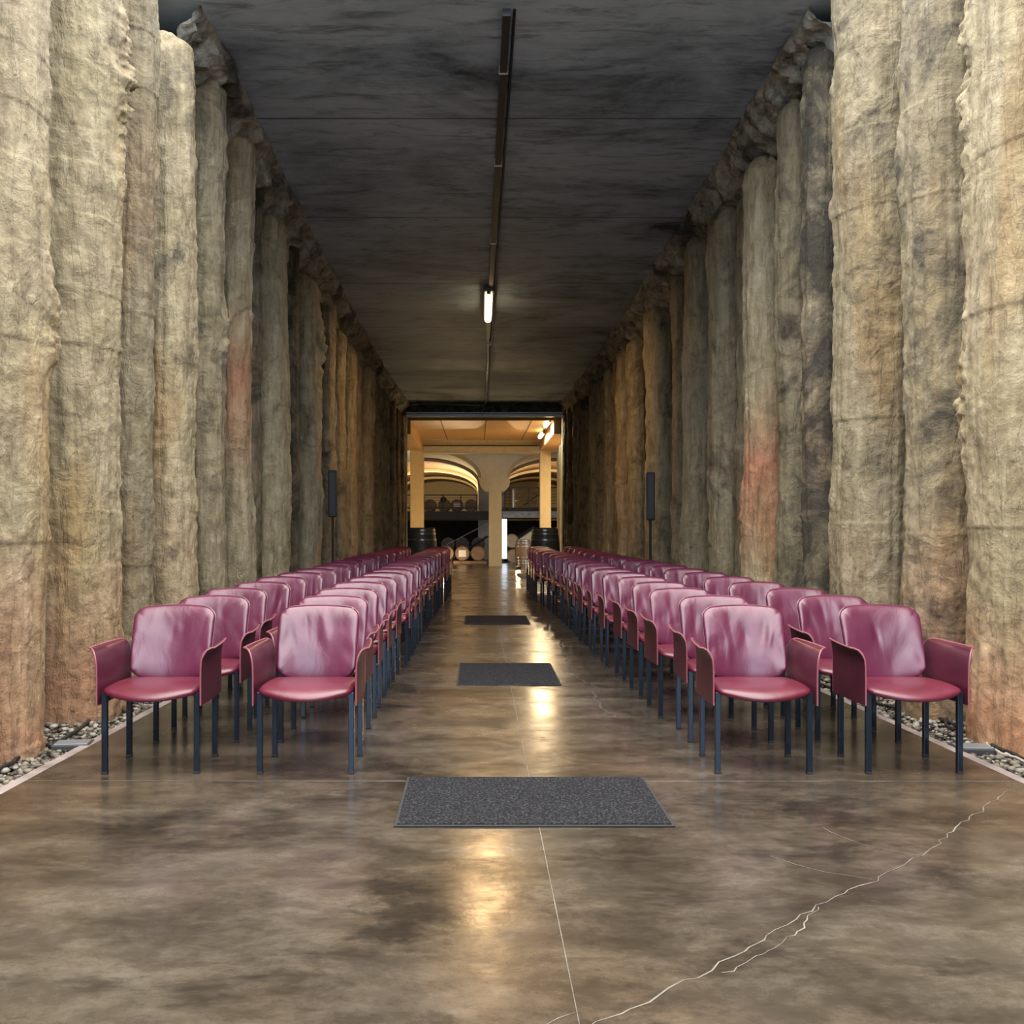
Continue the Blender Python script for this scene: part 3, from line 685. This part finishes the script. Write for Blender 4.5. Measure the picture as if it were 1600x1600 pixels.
# ------------------------------------------------------------------ lamps
def area(name, loc, sx, sy, power, col, rot=(0,0,0), parent=None):
    l = bpy.data.lights.new(name, 'AREA'); l.shape = 'RECTANGLE'; l.size = sx; l.size_y = sy; l.energy = power; l.color = col
    o = bpy.data.objects.new(name, l); COL.objects.link(o); o.location = loc; o.rotation_euler = rot; o.parent = parent; l.specular_factor = 0; return o
def point(name, loc, power, col, r=.1, parent=None):
    l = bpy.data.lights.new(name, 'POINT'); l.energy = power; l.color = col; l.shadow_soft_size = r; l.specular_factor = 0
    o = bpy.data.objects.new(name, l); COL.objects.link(o); o.location = loc; o.parent = parent; return o
def tunnel_lamp():
    c = ceil_z(15.7)
    t = empty('tube_lamp', (px(763,0,15.7)[0], 15.7, c), 0, 'warm glowing tube lamp under the tunnel ceiling', 'lamp')
    t.rotation_euler = (-math.atan((ceil_z(15)-ceil_z(16.4))/1.4),0,0)
    MB().box(-.08,.08,-.72,.72,-.11,-.02,0,.012).build('housing', M['conduit'], t)
    v = MB().tube([(0,-.67,-.15),(0,.67,-.15)], .055, 12).build('diffuser', M['lamp'], t, True)
    for y in (-.69,.69): MB().box(-.03,.03,y-.015,y+.015,-.15,-.08,0,.006).build('end_cap', M['conduit'], t)
    area('lamp_glow', (0,0,-.22), .10, 1.3, 62, (1.0,.62,.28), (0,0,0), t)
tunnel_lamp()
def room_lamps():
    zb = 32.5; cR = px(0,687,zb)[1]
    for i, (x, y, Z, lab) in enumerate(((857.0,662,26.95,'warm lit tube lamp on the back room ceiling edge, the nearer one'),(848,680,29.3,'warm lit tube lamp on the back room ceiling edge, the farther one'))):
        X, zz = px(x,y,Z); t = empty('wall_lamp', (X-.02, Z, zz), 0, lab, 'lamp', 'warm tube lamps at the right of the back room')
        MB().box(.0,.06,-.45,.45,.0,.10,0,.01).build('housing', M['conduit'], t)
        MB().tube([(-.03,-.42,-.01),(-.03,.42,-.01)], .06, 12).build('diffuser', M['lamp2'], t, True)
        area('lamp_glow', (-.10,0,-.10), .08, .8, 120, (1.0,.74,.42), (0,math.radians(-35),0), t)
    X, zz = px(755,654.5,27.2); t = empty('pendant_lamp', (X,27.2,zz), 0, 'small pendant lamp with two bright ends just inside the far opening', 'lamp')
    MB().box(-.03,.03,-.2,.2,-.02,.03,0,.008).build('bracket', M['dark_metal'], t)
    for s in (-1,1): MB().tube([(s*.04,0,0),(s*.13,0,.01)], .022, 8).build('bulb', M['lamp2'], t, True)
    MB().tube([(0,0,.03),(0,0,.5)], .006, 5).build('cord', M['cable'], t)
    # added warm fill lights on cellar floor and gallery, brightening vaults and pillars
    for i, (x, y, z, p, lab) in enumerate(((-1.0,30.2,floor_z(30.2)+.08,45,'added low warm fill light behind the left cask'),(1.2,30.2,floor_z(30.2)+.08,18,'added low warm fill light behind the right cask'),(-.6,46,px(0,799,39)[1]+.08,520,'added warm fill light on the left gallery floor'),(1.7,45,px(0,799,38)[1]+.08,380,'added warm fill light on the right gallery floor'),(-1.6,50,px(0,799,39)[1]+.08,420,'added warm fill light deep on the left gallery'),(-1.2,35.3,FZ+.08,22,'added low warm fill light by the left barrels'))):
        t = empty('fill_light', (x,y,z), 0, lab, 'lamp', 'added warm fill lights of the cellar')
        MB().lathe([(.06,-.08),(.09,-.06),(.09,.02),(.07,.02)], 14).build('can', M['dark_metal'], t, True)
        MB().lathe([(.001,.012),(.068,.012),(.068,.018),(.001,.018)], 14).build('lens', M['lamp2'], t)
        point('lamp_glow', (0,0,.12), p, (1.0,.72,.38), .06, t)
room_lamps()

# conduit along the ceiling
def conduit():
    t = empty('cable_tray', (0,0,0), 0, 'dark cable conduit running down the middle of the tunnel ceiling', 'conduit')
    zs = [8.2,9,10,11.7,13.5,15.8,18,20,23,25.8]; xc = lambda z: lerp(.235,.185,min(1,max(0,(z-8)/9)))+ (.02 if z>18 else 0)
    mb = MB(); 
    for a, b in zip(zs, zs[1:]):
        if a > 17.9: w_ = .018
        else: w_ = .032
        pts = [(xc(a)-w_,a),(xc(a)+w_,a),(xc(b)+w_,b),(xc(b)-w_,b)]
        zz = [ceil_z(a),ceil_z(a),ceil_z(b),ceil_z(b)]
        v = [(x,y,z-.07) for (x,y),z in zip(pts,zz)] + [(x,y,z-.005) for (x,y),z in zip(pts,zz)]
        mb.add(v, [(3,2,1,0),(0,1,5,4),(2,3,7,6),(1,2,6,5),(3,0,4,7)])
    mb.build('channel', M['conduit'], t)
    mb = MB(); mb.tube([(xc(z)+.065, z, ceil_z(z)-.02) for z in zs], .012, 6); mb.build('side_cable', M['cable'], t)
    for z in (9.05,10.9,13.2,15.9,18.5,21,24.5):
        MB().box(xc(z)-.042,xc(z)+.042,z-.012,z+.012,ceil_z(z)-.074,ceil_z(z)-.0).build('clamp', M['clamp'], t)
conduit()

# ------------------------------------------------------------------ speakers, cables, floodlights
def speaker(x, y, topy, boty, label):
    Z = 13.7; X = px(x,0,Z)[0]; t = empty('column_speaker', (X, Z, 0), 0, label, 'speaker', 'slim column speakers by the piles')
    zt, zb = px(0,topy,Z)[1], px(0,boty,Z)[1]
    MB().box(-.055,.055,-.05,.05,zb,zt,0,.012).build('enclosure', M['black'], t)
    MB().box(-.042,.042,-.056,-.048,zb+.04,zt-.04,0,.003).build('grille', M['cable'], t)
    MB().tube([(0,0,.02),(0,0,zb+.02)], .017, 10).build('pole', M['black'], t, True)
    MB().box(-.03,.03,.02,.09,zb+.1,zb+.16).build('clamp', M['steel'], t)
    for a in (PI/2, PI/2+2.1, PI/2-2.1): MB().tube([(0,0,.28),(math.cos(a)*.2,math.sin(a)*.2,.01)], .010, 8).build('leg', M['black'], t, True)
speaker(520,0,735,808,'slim black column speaker on a pole by the left piles')
speaker(1016,0,738,813,'slim black column speaker on a pole by the right piles')
def wander(pts, seed, amp=.02, sub=10):
    rr = random.Random(seed); out = []
    P = [Vector(p) for p in pts]; P = [P[0]]+P+[P[-1]]
    for i in range(1, len(P)-2):
        for k in range(sub):
            t = k/sub; a,b,c,d = P[i-1],P[i],P[i+1],P[i+2]
            q = .5*((2*b)+(-a+c)*t+(2*a-5*b+4*c-d)*t*t+(-a+3*b-3*c+d)*t**3); out.append(q + Vector((rr.uniform(-1,1)*amp*.3, 0, rr.uniform(0,1)*amp*.3)))
    out.append(P[-1]); return out
def gpt(x, y, h=.0): Z = (CAM_H-h)*F/(y-VY); return ((x-VX)*Z/F, Z, h)
def cable(pts, r, name, label, m, seed):
    tag(MB().tube(wander(pts, seed), r, 8).build(name, m, None, True), label, 'cable')
cable([(-2.62,3.6,-.01),(-2.45,4.2,-.01)] + [gpt(*p,-.005) for p in ((0,1202),(30,1183),(60,1165),(85,1163),(120,1142),(150,1120),(175,1112),(205,1110))] + [(-2.46,7.2,-.01),(-2.40,8.4,-.01)], .011, 'power_cable', 'black cable snaking over the pebbles at the foot of the left piles', M['cable'], 1)
cable([(2.85,3.6,-.01)] + [gpt(*p,-.005) for p in ((1600,1186),(1565,1173),(1540,1158),(1515,1140),(1480,1128),(1450,1115),(1420,1108),(1380,1102))] + [(2.52,8.2,-.01)], .011, 'power_cable', 'black cable snaking over the pebbles at the foot of the right piles', M['cable'], 2)
cable([(2.78,3.6,-.01)] + [gpt(*p,-.005) for p in ((1600,1190),(1570,1180),(1546,1168),(1536,1152),(1545,1140))], .007, 'garden_hose', 'thin pale hose curling round the foremost right pile', M['pale_cable'], 3)
cable([gpt(*p,.0) for p in ((1520,1125),(1495,1118),(1482,1122),(1478,1132),(1490,1140),(1520,1146))], .008, 'loose_cable', 'loop of loose black cable on the pebbles behind the front right chair', M['cable'], 4)
for x, y, rz, lab in ((106,1166,.15,'flat grey ground floodlight in the pebbles beside the front left chair'),(1529,1172,-.1,'flat grey ground floodlight in the pebbles beside the front right chair')):
    p = gpt(x, y, 0); t = empty('ground_floodlight', (p[0], p[1]+.07, -.012), rz, lab, 'floodlight', 'ground floodlights in the pebbles')
    MB().box(-.10,.10,-.07,.07,-.02,.018,0,.006).build('housing', M['conduit'], t)
    MB().box(-.088,.088,-.058,.058,.016,.022,0,.002).build('glass', M['steel'], t)

# ------------------------------------------------------------------ mats
def floor_mat_(x0, x1, y0, y1, label):
    t = empty('floor_mat', ((x0+x1)/2,(y0+y1)/2,0), 0, label, 'mat', 'charcoal floor mats on the centre line')
    a, b = (x1-x0)/2, (y1-y0)/2
    MB().box(-a,a,-b,b,.002,.008,0,.002).build('rubber_edge', M['rubber'], t)
    MB().box(-a+.012,a-.012,-b+.012,b-.012,.004,.013,0,.003).build('carpet', M['mat'], t)
cx = .228
floor_mat_(-.331+.0, .783, 4.05, 4.82, 'charcoal speckled mat nearest the camera, lying crosswise')
floor_mat_(-.155, .625, 7.60, 8.73, 'charcoal mat in the middle of the aisle, second from the camera')
floor_mat_(-.16, .63, 12.15, 13.2, 'charcoal mat farthest down the aisle')

# ------------------------------------------------------------------ chairs
def pad(name, fpos, ftop, fbot, nu, nv, mat, parent):
    """closed pillow: fpos(u,v)->frame point and axes"""
    V = []; Fc = []
    for side in (0, 1):
        for j in range(nv+1):
            for i in range(nu+1):
                u = -1+2*i/nu; v = -1+2*j/nv
                u = math.sin(u*PI/2)*.35+u*.65; v = math.sin(v*PI/2)*.35+v*.65
                V.append(fpos(u, v, ftop(u,v) if side == 0 else -fbot(u,v)))
    N = (nu+1)*(nv+1)
    for side in (0, 1):
        for j in range(nv):
            for i in range(nu):
                q = (j*(nu+1)+i, j*(nu+1)+i+1, (j+1)*(nu+1)+i+1, (j+1)*(nu+1)+i)
                Fc.append(tuple(k+side*N for k in (q if side == 0 else q[::-1])))
    edge = [i for i in range(nu+1)] + [(j)*(nu+1)+nu for j in range(1,nv+1)] + [nv*(nu+1)+i for i in range(nu-1,-1,-1)] + [j*(nu+1) for j in range(nv-1,0,-1)]
    for a, b in zip(edge, edge[1:]+edge[:1]): Fc.append((b, a, a+N, b+N))
    o = mesh_obj(name, V, Fc, mat, parent, True)
    bm = bmesh.new(); bm.from_mesh(o.data); bmesh.ops.remove_doubles(bm, verts=bm.verts, dist=.0004); bmesh.ops.recalc_face_normals(bm, faces=bm.faces); bm.to_mesh(o.data); bm.free()
    return o
def rnd(t, p=5): return max(0., 1-abs(t)**p)
def rcorner(x, z, W, zt, r):
    dx = max(0, abs(x)-(W-r)); dz = max(0, z-(zt-r))
    if dx > 0 and dz > 0:
        k = max(dx, dz)/math.hypot(dx, dz); x = math.copysign(W-r+dx*k, x); z = zt-r+dz*k
    return x, z
def backrest_xyz(u, v, n, off=0, W=.212):
    # v -1 bottom, +1 top
    z = lerp(.385, .775, (v+1)/2); x = u*W
    x, z = rcorner(x, z, W, .775, .062)
    q, zz = rcorner(x, -z, W, -.385, .05); x, z = q, -zz
    k = (z-.385)/.39; uu = x/W
    z += -.016*uu*uu*k**3 + .050*uu*uu*(1-k)**2
    x *= 1 - .05*(1-k)
    y = .172 + .075*k + .035*k*k - .052*uu*uu*(1-.3*k)
    return Vector((x, y - n + off, z))
def wrink(seed, amt):
    rr = random.Random(seed); folds = []
    for _ in range(amt): folds.append((rr.uniform(-.7,.7), rr.uniform(-.1,.6), rr.uniform(-.9,.9), rr.uniform(.05,.10), rr.uniform(.2,.5), rr.uniform(-.005,.006)))
    for sg in (-1,1): folds.append((sg*.9, rr.uniform(-.5,-.1), sg*rr.uniform(.6,1.2), .08, .35, -.006))
    def f(u, v):
        d = 0
        for (a, b, ang, w, L, am) in folds:
            du, dv = u-a, v-b; s = du*math.cos(ang)+dv*math.sin(ang)*.3; l = -du*math.sin(ang)+dv*math.cos(ang)
            s += .15*l*l
            d += am*math.exp(-(s/w)**2 - (l/L)**2)
        d += .0022*noise.noise(Vector((u*2.4+seed, v*2.0, seed*1.7)))
        return d
    return f
def seat_pos(u, v, n):
    # v -1 front, +1 rear
    bow = .085*(1-u*u)*max(0, (-v+.3)/1.3)
    y = lerp(-.205, .185, (v+1)/2); x = u*.232
    x, yy = rcorner(x, -y, .232, .205, .030); y = -yy - bow
    x *= 1 - .03*(v+1)/2
    z = .402 - .010*max(0, v) - .006*(1-u*u)*(1-abs(v)) - .040*max(0,(-v-.25)/.75)**2.2*(.20+.80*(1-u*u))
    return Vector((x, y - (.6*n if v < -.6 else 0)*max(0,(-v-.6)/.4), z + n))
def arm(sgn, parent):
    # leather sheet: follows the side, lip curling outward at the top
    prof = [(.000,.333),(.000,.40),(.000,.47),(.001,.52),(.004,.552),(.011,.578),(.021,.594),(.034,.602),(.046,.603)]
    ny = 18; V = []; Fc = []; th = .0065; edge = []
    for j in range(ny+1):
        t = j/ny; y = lerp(-.225, .245, t)
        xb = .243 - .012*t + .006*math.sin(PI*t)
        c0 = .0
        for side in (0,1):
            for (dx, z) in prof:
                # front and rear corners cut back towards the top
                top = (z-.333)/.27
                yy = y
                r = .055
                if t < .5:
                    k = max(0, z-(.603-r))/r; yy = lerp(y, y + r*(1-math.sqrt(max(0,1-k*k))), 1-2*t)
                else:
                    k = max(0, z-(.603-r))/r; yy = lerp(y, y - r*(1-math.sqrt(max(0,1-k*k))), 2*t-1)
                lipk = dx*(.85+.35*(1-t)); zz = z + .004*t + .012*(1-top)*(0-t)*1.2
                V.append((sgn*(xb + lipk + (th if side else 0)*(1 if dx < .02 else .6)), yy, zz - (th*.8 if side and dx >= .011 else 0)))
        
    n = len(prof)
    for j in range(ny):
        b0 = j*2*n; b1 = (j+1)*2*n
        for i in range(n-1):
            Fc.append((b0+i, b0+i+1, b1+i+1, b1+i)); Fc.append((b0+n+i, b1+n+i, b1+n+i+1, b0+n+i+1))
        Fc.append((b0, b1, b1+n, b0+n)); Fc.append((b0+n-1, b0+2*n-1, b1+2*n-1, b1+n-1))
    for b in (0, ny*2*n):
        for i in range(n-1): Fc.append((b+i, b+n+i, b+n+i+1, b+i+1))
    o = mesh_obj('arm_panel', V, Fc, M['leather_arm'], parent, True); fix_normals(o); o.data.set_sharp_from_angle(angle=math.radians(50))
    pts = [V[i] for i in range(n)] + [V[j*2*n+n-1] for j in range(1, ny+1)] + [V[ny*2*n+i] for i in range(n-2, -1, -1)]
    pts = [(x+sgn*th*.5, y, z) for x,y,z in pts]
    MB().tube(pts, .0042, 6).build('piping', M['piping'], o, True)
    return o
def make_chair(variant):
    t = empty('armchair')
    wr = wrink(variant*13+5, (5, 3, 7, 1)[variant % 4])
    ft = lambda u, v: .030*(rnd(u,7)**.5)*(rnd(v,9)**.5) + 1.5*wr(u,v)*rnd(u,6)*rnd(v,6)
    fb = lambda u, v: .010*(rnd(u,9)**.5)*(rnd(v,9)**.5)
    pad('backrest', lambda u,v,n: backrest_xyz(u,v,n), ft, fb, 44, 40, M['leather'], t)
    pad('back_shell', lambda u,v,n: backrest_xyz(u*1.012,v*1.006,n,.013), lambda u,v: .002, lambda u,v: .010*(rnd(u,12)**.5)*(rnd(v,12)**.5), 24, 20, M['leather_arm'], t)
    st = lambda u, v: .026*(rnd(u,8)**.5)*(rnd(v,7)**.5)
    sb = lambda u, v: .020*(rnd(u,8)**.5)*(rnd(v,5)**.5)
    pad('seat', seat_pos, st, sb, 36, 32, M['leather_seat'], t)
    fr = MB()
    fr.box(-.222,.222,-.150,-.130,.368,.385); fr.box(-.222,.222,.165,.190,.362,.388); fr.box(-.226,-.204,-.19,.19,.362,.388); fr.box(.204,.226,-.19,.19,.362,.388)
    fr.build('seat_frame', M['leg'], t)
    arm(-1, t); arm(1, t)
    for x in (-.220,.220):
        for y in (-.185,.180):
            l = MB().box(x-.0132,x+.0132,y-.0132,y+.0132,.010,.392,0,.0025).build('leg', M['leg'], t)
            MB().box(x-.0142,x+.0142,y-.0142,y+.0142,.000,.012,0,.002).build('foot_cap', M['foot'], l)
    return t
protos = [make_chair(i) for i in range(6)]
used = [False]*6
def copy_tree(o, parent=None):
    c = o.copy(); COL.objects.link(c); c.parent = parent
    for ch in KIDS[o.name]: copy_tree(ch, c)
    return c
KIDS = {}
for o in list(bpy.data.objects): KIDS[o.name] = []
for o in list(bpy.data.objects):
    if o.parent: KIDS[o.parent.name].append(o)
def RZ(n): return 5.37 + .695*(n-1) + .0045*(n-1)**2
edgeLA = [562.7,575.5,593,607,620.9,638,647,655,660,668.5,673,680.5,686,690,696,699,701.5,703.5]
edgeLO = [340,393.4,420,455,480.6,507,529,549.5,562.7,573.4,586,594.5,608,619,628,634,639.5,643]
edgeRA = [1094,1058,1014,987,964,940,922,907,896.7,886,877,865.5,856.5,846.5,836,832,828,824]
edgeRO = [1308,1242,1194,1136,1098,1064,1035,1013,994,971,951.5,937,924,911,902,893,885,878.5]
def smooth_edges(E, amt=.5):
    X = [(x-VX)*RZ(i+1)/F for i, x in enumerate(E)]
    return X
blocks = [('left','aisle-side',edgeLA,-1),('left','wall-side',edgeLO,-1),('right','aisle-side',edgeRA,1),('right','wall-side',edgeRO,1)]
ORC = ['foremost','second','third','fourth','fifth','sixth','seventh','eighth','ninth','tenth','eleventh','twelfth','thirteenth','fourteenth','fifteenth','sixteenth','seventeenth','farthest']
front_look = {('left','aisle-side'):'burgundy leather armchair with vertical creases in its back, foremost beside the aisle on the left',
              ('left','wall-side'):'smooth burgundy leather armchair foremost by the left wall',
              ('right','aisle-side'):'deeply wrinkled burgundy leather armchair foremost beside the aisle on the right',
              ('right','wall-side'):'burgundy leather armchair foremost by the right wall, softly creased'}
cr_ = random.Random(5)
for bi, (blk, ln, E, s) in enumerate(blocks):
    X = smooth_edges(E)
    for i in range(18):
        v = bi if i == 0 else cr_.choice([0,1,2,3,4,5])
        if i == 0: v = {0:0,1:1,2:2,3:3}[bi]
        if not used[v]: o = protos[v]; used[v] = True
        else: o = copy_tree(protos[v])
        cxx = X[i] + s*.210
        o.location = (cxx, RZ(i+1)-.262, 0); o.rotation_euler = (0,0,math.radians(cr_.uniform(-1.6,1.6) if i else (0,1.,-1.,.5)[bi]))
        lab = front_look[(blk,ln)] if i == 0 else 'burgundy leather armchair, %s from the front in the %s line left of the aisle' % (ORC[i], ln) if blk == 'left' else 'burgundy leather armchair, %s from the front in the %s line right of the aisle' % (ORC[i], ln)
        lab = lab.replace('farthest from the front', 'farthest back')
        tag(o, lab, 'chair', 'burgundy armchairs, %s line %s of the aisle' % (ln, blk))
for v in range(6):
    if not used[v]:
        for ch in KIDS[protos[v].name]:
            for g in KIDS[ch.name]: bpy.data.objects.remove(g)
            bpy.data.objects.remove(ch)
        bpy.data.objects.remove(protos[v])
